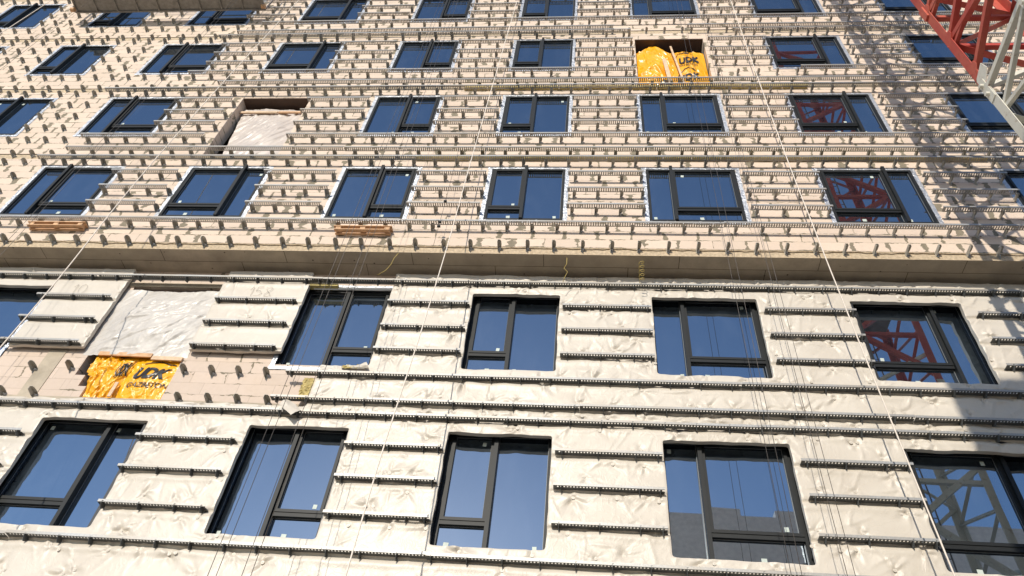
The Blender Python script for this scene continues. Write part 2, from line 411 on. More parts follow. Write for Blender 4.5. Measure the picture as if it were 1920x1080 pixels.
# ---- windows: window > frame, mullion, transom, sash, pane, foil_tape, sticker
def make_window(wd, ht, frac, side, foil=True, fin=True, yfoil=0.0, drop=0.0):
    root = MB(); t, dp = .055, .09
    root.box(0, wd, -.012, dp, 0, t); root.box(0, wd, -.012, dp, ht-t, ht); root.box(0, t, -.0121, dp, t, ht-t); root.box(wd-t, wd, -.0121, dp, t, ht-t)
    win = root.build('window', 'frame')
    mx = wd*frac; mw = .062
    m = MB(); m.box(mx-mw/2, mx+mw/2, -.075, .05, 0, ht+(.05 if fin else -.02)); m.build('mullion', 'frame', win)
    ztr = (ht-drop)*.205+drop
    s0, s1 = (t, mx-mw/2) if side == 'l' else (mx+mw/2, wd-t)
    f0, f1 = (mx+mw/2, wd-t) if side == 'l' else (t, mx-mw/2)
    m = MB(); m.box(s0, s1, -.018, .05, ztr-.03, ztr+.035); m.build('transom', 'frame', win)
    m = MB(); a = .05; z0, z1 = ztr+.035, ht-t
    m.box(s0, s1, -.030, .05, z0, z0+a); m.box(s0, s1, -.030, .05, z1-a, z1); m.box(s0, s0+a, -.0301, .05, z0+a, z1-a); m.box(s1-a, s1, -.0301, .05, z0+a, z1-a)
    m.build('sash', 'frame', win)
    g = MB()
    for (x0, x1, zz0, zz1, y) in ((s0+a, s1-a, z0+a, z1-a, .018), (f0, f1, t, ht-t, .036), (s0, s1, t, ztr-.03, .036)):
        gg = .008
        g.box(x0, x1, y-.004, y+.02, zz0, zz0+gg); g.box(x0, x1, y-.004, y+.02, zz1-gg, zz1); g.box(x0, x0+gg, y-.0041, y+.02, zz0+gg, zz1-gg); g.box(x1-gg, x1, y-.0041, y+.02, zz0+gg, zz1-gg)
    g.build('gasket', 'gasket', win)
    for (x0, x1, zz0, zz1, y) in ((s0+a, s1-a, z0+a, z1-a, .020), (f0, f1, t, ht-t, .040), (s0, s1, t, ztr-.03, .040)):
        m = MB(); m.box(x0, x1, y, y+.024, zz0, zz1); m.build('pane', 'glass', win)
    if foil:
        m = MB(); k = wd*7+ht
        def strip(x0, x1, z0, z1, vert):
            def fn(u, v):
                x, z = x0+(x1-x0)*u, z0+(z1-z0)*v
                e = (u if vert else v)
                jx = .012*mnoise.noise(Vector((z*9, k, x0))) if vert else 0; jz = .012*mnoise.noise(Vector((x*9, k, z0))) if not vert else 0
                return (x+jx, yfoil-.008-.010*abs(mnoise.noise(Vector((x*14, z*14, k)))), z+jz)
            m.grid(5 if vert else 60, 60 if vert else 5, fn)
        strip(-.085, -.001, -.05, ht+.05, True); strip(wd+.001, wd+.085, -.05, ht+.05, True)
        strip(-.10, wd+.09, ht+.002, ht+.07, False); strip(-.10, wd+.09, -.075, -.002, False)
        m.build('foil_tape', 'foil', win, True)
    return win
def add_sticker(win, x, z, y=.0035, s=.055, tilt=0):
    m = MB(); ca, sa = math.cos(tilt), math.sin(tilt); h = s*.6
    pts = [(-s/2, -h), (s/2, -h), (s/2, h), (-s/2, h)]
    m.prism([(x+a*ca-b*sa, y, z+a*sa+b*ca) for a, b in pts], (0, -.0015, 0)); m.build('sticker', 'sticker', win)
def stickers(win, wd, ht, frac, side, ytop=.0035):
    mx = wd*frac
    s0, s1 = (.11, mx-.1) if side == 'l' else (mx+.1, wd-.11); f0, f1 = (mx+.06, wd-.09) if side == 'l' else (.09, mx-.06)
    top = rng.random() < .35
    add_sticker(win, s0+.05+(s1-s0-.1)*rng.choice((.08, .9)), ht-.22 if top else ht*.205+.16+rng.random()*.06, .0175, .06, rng.uniform(-.1, .1))
    add_sticker(win, f0+(f1-f0)*rng.choice((.1, .88)), ht-.2 if rng.random() < .4 else .16, .0375, .06, rng.uniform(-.1, .1))
    add_sticker(win, s0+(s1-s0)*rng.uniform(.1, .7), .15, .0375, .075, rng.uniform(-.1, .1))
for c in XL:
    wd = XR[c]-XL[c]; proto = None
    for n in range(4):
        if (n, c) in U_open: continue
        wn = make_window(wd, UH, *MUL[c]) if proto is None else copy_tree(proto)
        if proto is None: proto = wn
        wn.parent = bld; wn.location = (XL[c], 0, UT0+ST*n-UH+1.6)
    for n, o in enumerate([o for o in bpy.data.objects if o.name.startswith('window') and o.parent == bld and abs(o.location.x-XL[c]) < 1e-4]):
        if o.location.z < 20: stickers(o, wd, UH, *MUL[c])
    for (a, b) in (L1, L2, (2.1, 4.0)):
        if (c == -2 and a == L1[0]): continue
        if a < 3 and not -3 <= c <= 2: continue
        bare = (a == L1[0] and c in (-1, -3))
        xa_, xb_ = CAMP.x+(XL[c]-CAMP.x)*1.008, CAMP.x+(XR[c]-CAMP.x)*1.008
        mx_ = xa_+(xb_-xa_)*MUL[c][0]
        xb_ += {-3: .07, -2: .07, -1: .045, 0: .02}.get(c, 0); xa_ -= .05 if c > 0 else 0
        a -= .065; b += .085; fr = (mx_-xa_)/(xb_-xa_)
        wn = make_window(xb_-xa_, b-a, fr, MUL[c][1], foil=bare, fin=False, yfoil=-.085, drop=.06); wn.parent = bld; wn.location = (xa_, YW, a-.015+1.6)
        stickers(wn, xb_-xa_, b-a, fr, MUL[c][1])
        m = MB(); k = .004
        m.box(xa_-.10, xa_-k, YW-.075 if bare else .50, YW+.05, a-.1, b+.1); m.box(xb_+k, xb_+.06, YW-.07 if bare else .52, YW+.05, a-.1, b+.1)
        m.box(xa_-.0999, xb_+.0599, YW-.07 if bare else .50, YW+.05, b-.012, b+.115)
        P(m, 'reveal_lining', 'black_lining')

# ---- wrapped insulation on the lower wall (one continuous quilted sheet with cut-outs)
def vnoise(x, z, seed):
    r = np.random.RandomState(seed); g = r.rand(256, 256)
    xi = np.floor(x).astype(int); zi = np.floor(z).astype(int); fx = x-xi; fz = z-zi
    fx = fx*fx*(3-2*fx); fz = fz*fz*(3-2*fz)
    a = g[xi % 256, zi % 256]; b = g[(xi+1) % 256, zi % 256]; c = g[xi % 256, (zi+1) % 256]; d = g[(xi+1) % 256, (zi+1) % 256]
    return (a*(1-fx)+b*fx)*(1-fz)+(c*(1-fx)+d*fx)*fz
MY = .455
RAILS_L = [10.70, 10.11, 9.50, 8.91, 8.335, 7.77, 7.49, 6.91, 6.32, 5.71, 5.14]
DOW = []
SC = (MY-CAMP.y)/(D-CAMP.y)
def hxl(c): return CAMP.x+(XL[c]-(.05 if XL[c] < 2 else 0.0)-CAMP.x)*SC
def hxr(c): return CAMP.x+(XR[c]+(.03 if XR[c] > 2 else 0.0)-CAMP.x)*SC
H1 = (L1[0]*SC, L1[1]*SC); H2 = (L2[0]*SC, L2[1]*SC)
def build_membrane():
    x0, x1, z0, z1 = -11.0, 11.2, 4.30, 10.99
    xb = sorted({x0, x1, -2.42, -7.0, L_open[0]-.10, L_open[1]+.08, *[hxl(c) for c in (-3, -2, -1, 0, 1, 2, 3)], *[hxr(c) for c in (-3, -2, -1, 0, 1, 2)]})
    zb = sorted({z0, z1, 8.86, 7.66, 10.50, *H1, *H2})
    h = .020
    def lines(b): 
        out = []
        for i in range(len(b)-1):
            n = max(1, round((b[i+1]-b[i])/h)); out += list(np.linspace(b[i], b[i+1], n, endpoint=False))
        return np.array(out+[b[-1]])
    X, Z = np.meshgrid(lines(xb), lines(zb), indexing='ij'); nx, nz = X.shape
    cx = (X[:-1, :-1]+X[1:, 1:])/2; cz = (Z[:-1, :-1]+Z[1:, 1:])/2
    keep = np.ones(cx.shape, bool)
    for c in range(-3, 4):
        a, b = hxl(c), hxr(c)
        for (lo, hi) in (H1, H2):
            if c == -2 and hi > 9: continue
            inside = (cx > a) & (cx < b) & (cz > lo) & (cz < hi)
            rr = .05                                  # soft corners low down
            for xc, sx in ((a+rr, -1), (b-rr, 1)):
                corner = ((cx-xc)*sx > 0) & (cz < lo+rr) & ((cx-xc)**2+(cz-lo-rr)**2 > rr*rr)
                inside &= ~corner
            keep &= ~inside
    keep &= ~((cx > L_open[0]-.10) & (cx < L_open[1]+.08) & (cz > 7.66))
    keep &= ~((cx < -2.42) & (cz > 7.66) & (cz < 8.86))
    keep &= ~((cx > hxl(-1)) & (cx < hxr(-1)) & (cz > 10.44))
    Y = np.full(X.shape, MY)
    # dowels
    rails = sorted(RAILS_L+[4.5], reverse=True); zr = [(rails[i+1], rails[i]) for i in range(len(rails)-1)]+[(10.70, 10.95)]
    r = random.Random(11)
    for lo, hi in zr:
        x = x0+r.random()*.3
        while x < x1:
            smooth_zone = x < -3.2 and lo > 8.8
            if not (smooth_zone and r.random() < .85):
                rows = (.3, .8) if hi-lo > .4 else (.5,)
                fz = r.choice(rows)
                DOW.append((x+r.uniform(-.06, .06), lo+(hi-lo)*(fz+r.uniform(-.1, .1)), r.uniform(.5, 1.2)))
                if r.random() < .3: DOW.append((x+r.uniform(.12, .2), lo+(hi-lo)*(fz+r.uniform(-.05, .05)), r.uniform(.4, .8)))
            x += r.uniform(.36, .62)
    xs1, zs1 = X[:, 0], Z[0, :]
    for (dx, dz, am) in DOW:
        i0, i1 = np.searchsorted(xs1, (dx-.42, dx+.42)); j0, j1 = np.searchsorted(zs1, (dz-.42, dz+.42))
        if i1 <= i0 or j1 <= j0: continue
        ax = X[i0:i1, j0:j1]-dx; az = Z[i0:i1, j0:j1]-dz; rr = np.hypot(ax, az)
        add = am*(.024*np.exp(-(rr/.045)**2)+.012*np.exp(-rr/.10))
        for k in range(r.randint(3, 7)):
            th = r.uniform(0, 6.283); L = r.uniform(.10, .34); wd = r.uniform(.014, .030)
            al = ax*math.cos(th)+az*math.sin(th); pe = -ax*math.sin(th)+az*math.cos(th)
            fade = np.clip((al-.02)/.03, 0, 1)*np.clip(1-al/L, 0, 1)
            sh = pe/(wd*(1+al/L*1.2))
            add += r.choice((-1, 1, -1))*am*.026*fade*(np.exp(-(sh)**2)-.6*np.exp(-((sh-1.6))**2))
        Y[i0:i1, j0:j1] += add
    # soft billows and long slanting folds
    sm = np.where((X < -3.2) & (Z > 8.8), .35, 1.0)
    Y -= .007*sm*(vnoise(X*2.1+7, Z*3.3+3, 1)-.5)*2
    def creases(n, Lr, wr, ar, ang):
        for _ in range(n):
            dx, dz = r.uniform(x0, x1), r.uniform(z0, z1); L = r.uniform(*Lr)
            if dx < -3.2 and dz > 8.8 and r.random() < .6: continue
            i0, i1 = np.searchsorted(xs1, (dx-L, dx+L)); j0, j1 = np.searchsorted(zs1, (dz-L, dz+L))
            if i1 <= i0 or j1 <= j0: continue
            th = ang(); ax = X[i0:i1, j0:j1]-dx; az = Z[i0:i1, j0:j1]-dz
            al = ax*math.cos(th)+az*math.sin(th); pe = -ax*math.sin(th)+az*math.cos(th)
            cv = r.uniform(-.5, .5); pe = pe-cv*al*al; wd = r.uniform(*wr); k = pe/(wd*(.35+np.clip(1-np.abs(al)/L, 0, 1)))
            Y[i0:i1, j0:j1] -= r.uniform(*ar)*r.choice((1, 1, -.7))*np.clip(1-np.abs(al)/L, 0, 1)**.7*np.where(k > 0, np.exp(-k*.8), np.exp(k*3.2))*(np.abs(k) < 6)
    creases(1000, (.10, .36), (.013, .030), (.009, .021), lambda: r.gauss(1.0, .55) if r.random() < .6 else r.gauss(2.1, .5))
    creases(260, (.30, .60), (.022, .045), (.006, .014), lambda: r.gauss(1.1, .35) if r.random() < .7 else r.gauss(2.0, .35))
    for q in RAILS_L:                               # pulled in tight under every rail
        u = q-Z
        Y += np.where((u > 0) & (u < .2), .045*np.exp(-(u/.045)**2)-.012*np.exp(-((u-.12)/.05)**2), 0)
        Y += np.where((u <= 0) & (u > -.1), .012*np.exp(-(u/.03)**2), 0)
    Xd = X+.010*(vnoise(X*5, Z*5, 31)-.5)*2; Zd = Z+.014*(vnoise(X*4+50, Z*4, 32)-.5)*2
    Zd = np.where(np.abs(Z-10.99) < .001, Z+.03*(vnoise(X*2.2, Z*0+3, 33)-.5), Zd)
    idx = -np.ones((nx, nz), int)
    used = np.zeros((nx, nz), bool)
    used[:-1, :-1] |= keep; used[1:, :-1] |= keep; used[:-1, 1:] |= keep; used[1:, 1:] |= keep
    idx[used] = np.arange(used.sum())
    V = np.stack([Xd[used], Y[used], Zd[used]], 1)
    a = idx[:-1, :-1][keep]; b = idx[1:, :-1][keep]; c_ = idx[1:, 1:][keep]; d = idx[:-1, 1:][keep]
    F = [tuple(q) for q in np.stack([a, b, c_, d], 1).tolist()]
    # boundary edges
    from collections import defaultdict
    E = {}
    for f in F:
        for k in range(4):
            e = (f[k], f[(k+1) % 4])
            if (e[1], e[0]) in E: del E[(e[1], e[0])]
            else: E[e] = 1
    nb = defaultdict(list)
    for e in E: nb[e[0]].append(e[1]); nb[e[1]].append(e[0])
    for _ in range(3):
        V2 = V.copy()
        for k, l in nb.items():
            if len(l) == 2: V2[k] = V[k]*.5+(V[l[0]]+V[l[1]])*.25
        V = V2
    for k in nb: V[k][1] += .005                      # the sheet rolls over its edges
    n0 = len(V); back = {}; VB = []
    for k in nb:
        back[k] = n0+len(VB); VB.append((V[k][0], D-.06, V[k][2])); VB.append(tuple(V[k]))
    for e in E: F.append((back[e[1]]+1, back[e[0]]+1, back[e[0]], back[e[1]]))
    me = bpy.data.meshes.new('insulation_membrane'); me.from_pydata(np.vstack([V, np.array(VB)]).tolist(), [], F)
    me.materials.append(M['membrane']); me.polygons.foreach_set('use_smooth', [True]*len(F)); me.update()
    o = bpy.data.objects.new('insulation_membrane', me); C.objects.link(o); o.parent = bld; o.location = (0, 0, 1.6)
    # washers of the dowels, pressed into the sheet
    mb = MB()
    yi = lambda x, z: Y[min(np.searchsorted(xs1, x), nx-1), min(np.searchsorted(zs1, z), nz-1)]
    kk = lambda x, z: keep[min(np.searchsorted(xs1, x), nx-2), min(np.searchsorted(zs1, z), nz-2)]
    for dx, dz, am in DOW:
        if not kk(dx, dz): continue
        y = yi(dx, dz)
        ring = [(dx+.026*math.cos(t*.5236), y-.012, dz+.026*math.sin(t*.5236)) for t in range(12)]
        mb.prism(ring, (0, .004, 0)); mb.tube([(dx, y-.016, dz), (dx, y-.011, dz)], .007, 6)
    P(mb, 'dowel_washers', 'membrane')['kind'] = 'stuff'
build_membrane()

# raw mineral wool edges
mb = MB()
mb.box(-3.22, -2.66, .47, D-.01, 10.62, 10.68)
P(mb, 'mineral_wool', 'wool'); mb = MB()
mb.grid(10, 24, lambda u, v: (-2.62+.20*u+.03*mnoise.noise(Vector((u*5, v*9, 1))), .47+.03*mnoise.noise(Vector((u*9, v*20, 2))), 7.80+.48*v))
P(mb, 'mineral_wool', 'wool')
for (xa, xb_, z, seed) in ((-1.75, 9.9, 14.42, 1), (-1.1, 2.9, 17.72, 2), (3.1, 7.0, 17.70, 3)):
    x = xa
    while x < xb_:
        L = .6; zz = z+rng.uniform(-.012, .012)
        mb = MB(); mb.grid(12, 4, lambda u, v: (x+(L-.015)*u, -.09+.012*mnoise.noise(Vector((x+u*6, v*5, seed)))-(0 if v > 0 else -.02), zz-.105+.075*v+.01*mnoise.noise(Vector((x+u*5, v, 9)))))
        mb.quad((x, -.085, zz-.105), (x+L-.015, -.085, zz-.105), (x+L-.015, -.002, zz-.105), (x, -.002, zz-.105))
        P(mb, 'wool_strip', 'wool'); x += L
mb = MB(); mb.box(XL[-1]+.1, XR[-1]+.02, D-.05, D-.014, L1[1]+.005, L1[1]+.05); P(mb, 'white_head_trim', 'white_strip')
mb = MB()                                           # ribbed lath over the lower opening
for k in range(6): mb.box(L_open[0]-.1, L_open[1]+.1, D-.035-.012*(k % 2), D-.014, 10.60+k*.016, 10.613+k*.016)
P(mb, 'ribbed_lath', 'concrete')

# ---- rails and brackets
RAILLIST = []
def rail_mesh(x0, x1, z, yf):
    m = MB(); t = .003; pitch = .046; dy = .108; low = yf > .2; sb = .045 if low else .088; bw = .026
    m.box(x0, x1, yf, yf+t, z, z+.042); m.cur = 1 if low else 0                          # front lip; low shelf behind it coloured darker for the shade underneath
    m.box(x0, x1, yf+t, yf+.014, z-t, z); m.box(x0, x1, yf+sb, yf+dy, z-t, z)
    m.box(x0, x1, yf+dy-t, yf+dy, z, z+.02)
    x = x0+.03
    m.box(x0, x0+.03, yf+.014, yf+sb, z-t, z); 
    while x < x1-.03:
        m.box(x, x+bw, yf+.014, yf+sb, z-t, z); x += pitch
    return m
def bracket_mesh(d, wf=.082, low=False):
    m = MB()
    if low:
        m.prism([(0, -.10, -.03), (0, -d*.80, -.075), (0, -d, -.02), (0, -d, .03), (0, -.10, .03)], (.006, 0, 0))
        m.box(.006, .022, -d, -.10, .024, .029)
    else:
        m.prism([(0, 0, -.06), (0, -d*.30, -.066), (0, -d, -.036), (0, -d, .030), (0, 0, .030)], (.005, 0, 0))
        m.prism([(.005, -.006, .0245), (wf*.75, -.006, .0245), (wf, -d*.35, .0245), (wf, -d*.8, .0245), (wf*.7, -d, .0245), (.005, -d, .0245)], (0, 0, .005))
        m.prism([(-.006, -.001, .03), (wf*.8, -.001, .03), (wf*.8, -.001, -.03), (wf*.4, -.001, -.10), (-.006, -.001, -.06)], (0, -.004, 0))
    m.cur = 1
    if not low: m.box(.016, .052, -.020, -.0055, -.028, .004); m.tube([(.034, -.02, -.012), (.034, -.045, -.012)], .006, 6)
    return m
BRM = {}
for k_, a_ in (('u', (.155, .070)), ('b', (.20, .070)), ('l', (.235, .02, True))):
    _bp = bracket_mesh(*a_).build('bracket', ['shaded_steel' if k_ == 'l' else 'bracket_steel', 'washer']); BRM[k_] = _bp.data; bpy.data.objects.remove(_bp)
def brm(b):
    if b[1] < .1: return BRM['b'] if b[2] < 11.5 else BRM['u']
    return BRM['b'] if b in lowset else BRM['l']
BR = []                                              # (x, y_root, z)
def rail(x0, x1, z, yroot, yf, piece=6.0, pitch=.48, br=True, zoff=-.01):
    n = max(1, round((x1-x0)/piece)); L = (x1-x0)/n
    for k in range(n):
        a = x0+k*L; b = a+L-.004 if k < n-1 else x1
        RAILLIST.append((a, b, z+rng.uniform(-.008, .008), yf+rng.uniform(-.006, .006)))
    if br:
        x = x0+.06+rng.random()*.06
        while x < x1-.03: BR.append((x+rng.uniform(-.015, .015), yroot, z+zoff)); x += pitch
        if x-pitch < x1-.2: BR.append((x1-.07, yroot, z+zoff))
def bare(x0, x1, z, yroot=0, pitch=.48):
    x = x0
    while x < x1: BR.append((x+rng.uniform(-.02, .02), yroot, z+rng.uniform(-.008, .008))); x += pitch
YF = -.235
AZ = [11.80, 15.10, 18.39, 21.62]; BZ = [14.49, 17.76, 21.0]; CZ = [14.13, 17.45, 20.72, 24.0]
A0 = [-14, -9.96, -8.67, -7.7]; B0 = [-10.0, -7.6, -8.26]; C0 = [-10.5, -10.55, -8.7, -8.0]
for n in range(4):
    if n == 2:
        rail(A0[n], XL[1]-.05, AZ[n], 0, YF); bare(XR[1]+.15, 7.2, AZ[n]); rail(7.25, 17, AZ[n], 0, YF)
    elif n == 1:
        rail(A0[n], XL[-2]-.1, AZ[n], 0, YF); rail(XR[-2]+.08, 17, AZ[n], 0, YF)
    else: rail(A0[n], 17, AZ[n], 0, YF)
    if A0[n] > -13: bare(-21, A0[n]-.1, AZ[n])
    if n < 3:
        if n == 0: rail(B0[0], 16.5, BZ[0], 0, YF-.01)
        elif n == 1: rail(B0[1], 16.5, BZ[1], 0, YF-.01)
        else: rail(B0[2], 2.7, BZ[2], 0, YF); bare(3.1, 4.6, BZ[2]); rail(4.7, 16.5, BZ[2], 0, YF)
        bare(-21, B0[n]-.1, BZ[n])
    if n == 2: rail(C0[n], 3.15, CZ[n], 0, YF); rail(5.9, 16.5, CZ[n], 0, YF)
    else: rail(C0[n], 16.5, CZ[n], 0, YF)
    bare(-21, C0[n]-.1, CZ[n])
    for i in (1, 2, 3):
        z = AZ[n]+[0, .575, 1.15, 1.745][i]
        cols = sorted(XL)
        for j in range(len(cols)-1):
            g0, g1 = XR[cols[j]]+.07, XL[cols[j+1]]-.07
            if cols[j+1] <= -3: bare(g0+.12, g1, z)
            else: rail(g0, g1, z, 0, YF)
bare(-9.6, 17, 11.235, 0, .525)                     # bare row along the slab edge over the soffit
LB = len(BR)
YL = .36; YRL = D
rail(-12, -2.95, 10.70, YRL, YL, zoff=-.02); rail(-2.946, 12, 10.70, YRL, YL, zoff=-.02)
for z in (10.11, 9.50, 8.91):
    rail(XR[-3]+.02, XL[-2]-.16, z, YRL, YL, pitch=.62); rail(XR[-2]+.12, XL[-1]-.05, z, YRL, YL, pitch=.56)
    for c in (-1, 0, 1, 2):
        if c == 2: rail(XR[2]+.10, XL[3]-.1, z, YRL, YL, pitch=.62)
        else: rail(XR[c]+.07, XL[c+1]-.05, z, YRL, YL, pitch=.55)
rail(-2.93, 12, 8.335, YRL, YL); rail(-3.02, 12, 7.775, YRL, YL); rail(-12, -2.6, 7.50, YRL, YL); rail(-2.596, 12, 7.49, YRL, YL)
for z in (6.91, 6.32, 5.71):
    for c in (-3, -2, -1, 0, 1):
        rail(XR[c]+.07, XL[c+1]-.05, z, YRL, YL, pitch=.55)
rail(-12, 12, 5.14, YRL, YL)
for (x, z) in ((-4.84, 8.43), (-4.33, 8.42), (-3.85, 8.42), (-3.36, 8.41), (-6.93, 8.44), (-7.6, 8.40), (-4.67, 7.80), (-4.15, 7.80), (-3.65, 7.80), (-3.14, 7.80), (-7.25, 7.82), (-7.82, 7.82), (-8.3, 7.82)):
    BR.append((x, D, z))
# bottoms of the last lower strips: solid trim seen beneath
vis = lambda a, y, z: math.sqrt((a-CAMP.x)**2+(y-CAMP.y)**2+z*z)
def inframe(x, y, z):
    v = Vector((x, y, z))-CAMP; k = v.dot(fw); return -30 < 960+FPX*v.dot(rt)/k < 1950 and -30 < 540-FPX*v.dot(up)/k < 1110
RAILLIST.sort(key=lambda r: vis((r[0]+r[1])/2, r[3], r[2])-(r[1]-r[0])*1.0)
for r_ in RAILLIST[:100]:
    P(rail_mesh(r_[0], r_[1], r_[2], r_[3]), 'rail', ['galvanised', 'shaded_steel'])
rest = MB()
for r_ in RAILLIST[100:]:
    m_ = rail_mesh(*r_); n_ = len(rest.v); rest.v += m_.v; rest.f += [tuple(i+n_ for i in f) for f in m_.f]; rest.mi += m_.mi
P(rest, 'rail', ['galvanised', 'shaded_steel'])['kind'] = 'stuff'
bare_set = BR
BR2 = sorted([b for b in BR if inframe(*b)], key=lambda b: (vis(*b) if not (b[1] > .5 and b[2] < 99 and not any(abs(b[0]-q[0]) < .01 and abs(b[2]-q[1]) < .01 for q in ())) else vis(*b)))
lowbare = BR[-13:]; lowset = set(lowbare)
first = [b for b in lowbare]+sorted([b for b in BR if b[1] < .1 and inframe(*b)], key=lambda b: vis(*b))
first = first[:100]; fs = set(first)
for b in first:
    o = bpy.data.objects.new('bracket', brm(b)); C.objects.link(o); o.parent = bld; o.location = (b[0], b[1], b[2]+1.6)
def merged(bs, name, mats):
    rest = MB()
    for b in bs:
        me = brm(b); n_ = len(rest.v); rest.v += [(v.co[0]+b[0], v.co[1]+b[1], v.co[2]+b[2]) for v in me.vertices]
        rest.f += [tuple(i+n_ for i in p.vertices) for p in me.polygons]; rest.mi += [p.material_index for p in me.polygons]
    P(rest, name, mats)['kind'] = 'stuff'
merged([b for b in BR if b not in fs and b[1] < .1], 'bracket', ['bracket_steel', 'washer'])
merged([b for b in BR if b not in fs and b[1] > .1], 'bracket', ['shaded_steel', 'washer'])


# handwriting on the wrapped panels
def pen(name, strokes, ox, oz, s, y, parent=bld):
    m = MB()
    for st in strokes: m.tube([(ox+a*s, y, oz+b*s) for a, b in st], .0035, 4)
    o = m.build(name, 'ink', parent); o.location = (0, 0, 1.6); return o
oval = [(.3+.28*math.cos(t*.45), .5+.5*math.sin(t*.45)) for t in range(15)]
one = [(0, .7), (.2, 1), (.2, 0)]; five = [(.5, 1), (.1, 1), (.05, .55), (.35, .6), (.5, .35), (.35, .05), (0, .05)]
eight = [(.3+.22*math.sin(t*.42), .5+.5*math.cos(t*.21)) for t in range(31)]
pen('handwritten_number', [one, [(a+.45, b) for a, b in oval]], -7.85, 10.22, .26, MY-.022)
pen('handwritten_number', [one, [(a+.4, b) for a, b in five], [(a+1.05, b) for a, b in eight]], -4.3, 10.24, .27, MY-.022)

# ------------------------------------------------------------------ sheets, bags and boards in the openings
def cloth(name, x0, x1, z0, z1, y, mat, amp, fold, nx=70, ny=70, top=None, bulge=.05, seed=1, left=None, ncr=60, cang=.8, csp=.4, cl=(.1, .4), camp=.03):
    m = MB(); rc = random.Random(seed*13+1); CR = []
    for _ in range(ncr):
        th = rc.gauss(cang, csp); CR.append((rc.random(), rc.random(), math.cos(th), math.sin(th), rc.uniform(*cl), rc.uniform(.012, .04), rc.uniform(.3, 1)*camp*rc.choice((1, 1, -1))))
    def crs(u, v):
        t = 0
        for (a, b, c, s_, L, wd, am) in CR:
            du, dv = u-a, v-b; al = abs(du*c+dv*s_)
            if al > L: continue
            k = (dv*c-du*s_)/wd
            if abs(k) < 5: t += am*(1-al/L)**.7*(math.exp(-k*.9) if k > 0 else math.exp(k*3))
        return t
    def fn(u, v):
        zt = z1+(top(u) if top else 0); x = x0+(x1-x0)*u+(left(v)*(1-u) if left else 0); z = z0+(zt-z0)*v
        p = Vector((x*2.5+z*fold, z*2.5-x*fold*.3, seed)); n1 = mnoise.noise(p); n2 = mnoise.noise(Vector((p.x*3.1+n1*1.2, p.y*1.1, seed+5))); n3 = mnoise.noise(Vector((p.x*7+n2, p.y*3, seed+8)))
        d = amp*(n1*.9+(.5-abs(n2))*.5+(.5-abs(n3))*.12)+crs(min(max(u, 0), 1), v)
        return (x, y-bulge*math.sin(math.pi*min(max(u, 0), 1))*math.sin(math.pi*min(v*.9+.1, 1))-d, z)
    m.grid(nx, ny, fn); o = m.build(name, mat, None, True)
    return o, fn
sheet, _ = cloth('plastic_sheet', XL[-2]+.03, XR[-2]+.0, 14.58, 17.0, .24, 'clear_plastic', .035, -1.3, 110, 110, seed=2, ncr=120, cang=.75, csp=.10, cl=(.2, .7), camp=.018, top=lambda u: .10-.05*abs(u-.4), left=lambda v: .26*(1-v))
tag(sheet, 'translucent plastic sheet with slanting folds closing the opening above the third window', 'plastic sheet')
mb = MB(); mb.box(XL[-2]+.02, XL[-2]+1.0, .15, .19, 16.80, 16.87); tag(mb.build('timber_batten', 'pale_timber'), 'pale timber batten pinning the left half of the folded plastic sheet', 'batten', 'battens holding the upper plastic sheet')
mb = MB(); mb.box(XL[-2]+1.02, XR[-2]-.02, .155, .195, 16.81, 16.87); tag(mb.build('timber_batten', 'timber'), 'darker brown timber batten pinning the right half of the folded plastic sheet', 'batten', 'battens holding the upper plastic sheet')

sheet2, _ = cloth('plastic_sheet', L_open[0]-.08, L_open[1]+.07, 8.76, 10.50, .60, 'grey_plastic', .032, -1.2, 110, 110, bulge=.13, seed=6, ncr=110, cang=.8, csp=.3, cl=(.12, .6), camp=.018,
                  top=lambda u: .02*math.sin(u*9), left=lambda v: -.02-.08*max(0, math.sin(v*3.3)))
tag(sheet2, 'crumpled translucent grey plastic sheet bulging over the yellow bags', 'plastic sheet')
mb = MB(); mb.bar((L_open[0]+.22, .555, 8.78), (L_open[0]+1.22, .555, 8.76), .03, .085); tag(mb.build('timber_plank', 'timber'), 'left reddish plank nailed across the top of the yellow bags', 'plank', 'planks across the lower opening')
mb = MB(); mb.bar((L_open[0]+1.235, .56, 8.71), (L_open[1]+.02, .56, 8.70), .03, .085); tag(mb.build('timber_plank', 'pale_timber'), 'right paler plank nailed slightly lower across the yellow bags', 'plank', 'planks across the lower opening')

def text_on(fn, parent, txt, u0, v0, wu, hv, name='printed_text', shear=0.0, rot=0.0, bold=.02, off=.014):
    cu = bpy.data.curves.new('t', 'FONT'); cu.body = txt; cu.size = 1; cu.offset = bold; cu.resolution_u = 3
    o = bpy.data.objects.new('t', cu); C.objects.link(o); dg = bpy.context.evaluated_depsgraph_get(); dg.update()
    me = bpy.data.meshes.new_from_object(o.evaluated_get(dg)); bpy.data.objects.remove(o)
    bm = bmesh.new(); bm.from_mesh(me); bmesh.ops.triangulate(bm, faces=bm.faces)
    for _ in range(3):
        L = [e for e in bm.edges if e.calc_length() > .12]
        if L: bmesh.ops.subdivide_edges(bm, edges=L, cuts=1); bmesh.ops.triangulate(bm, faces=bm.faces)
    xs = [v.co.x for v in bm.verts]; ys = [v.co.y for v in bm.verts]; xa, xb_ = min(xs), max(xs); ya, yb = min(ys), max(ys)
    for v in bm.verts:
        a = (v.co.x-xa)/(xb_-xa); b = (v.co.y-ya)/(yb-ya)
        u = u0+wu*a+shear*b*.1; vv = v0+hv*b+rot*a
        q = fn(u, vv); v.co = (q[0], q[1]-off, q[2])
    bm.to_mesh(me); bm.free(); me.materials.append(M['dark_print'])
    t = bpy.data.objects.new(name, me); C.objects.link(t); t.parent = parent; return t
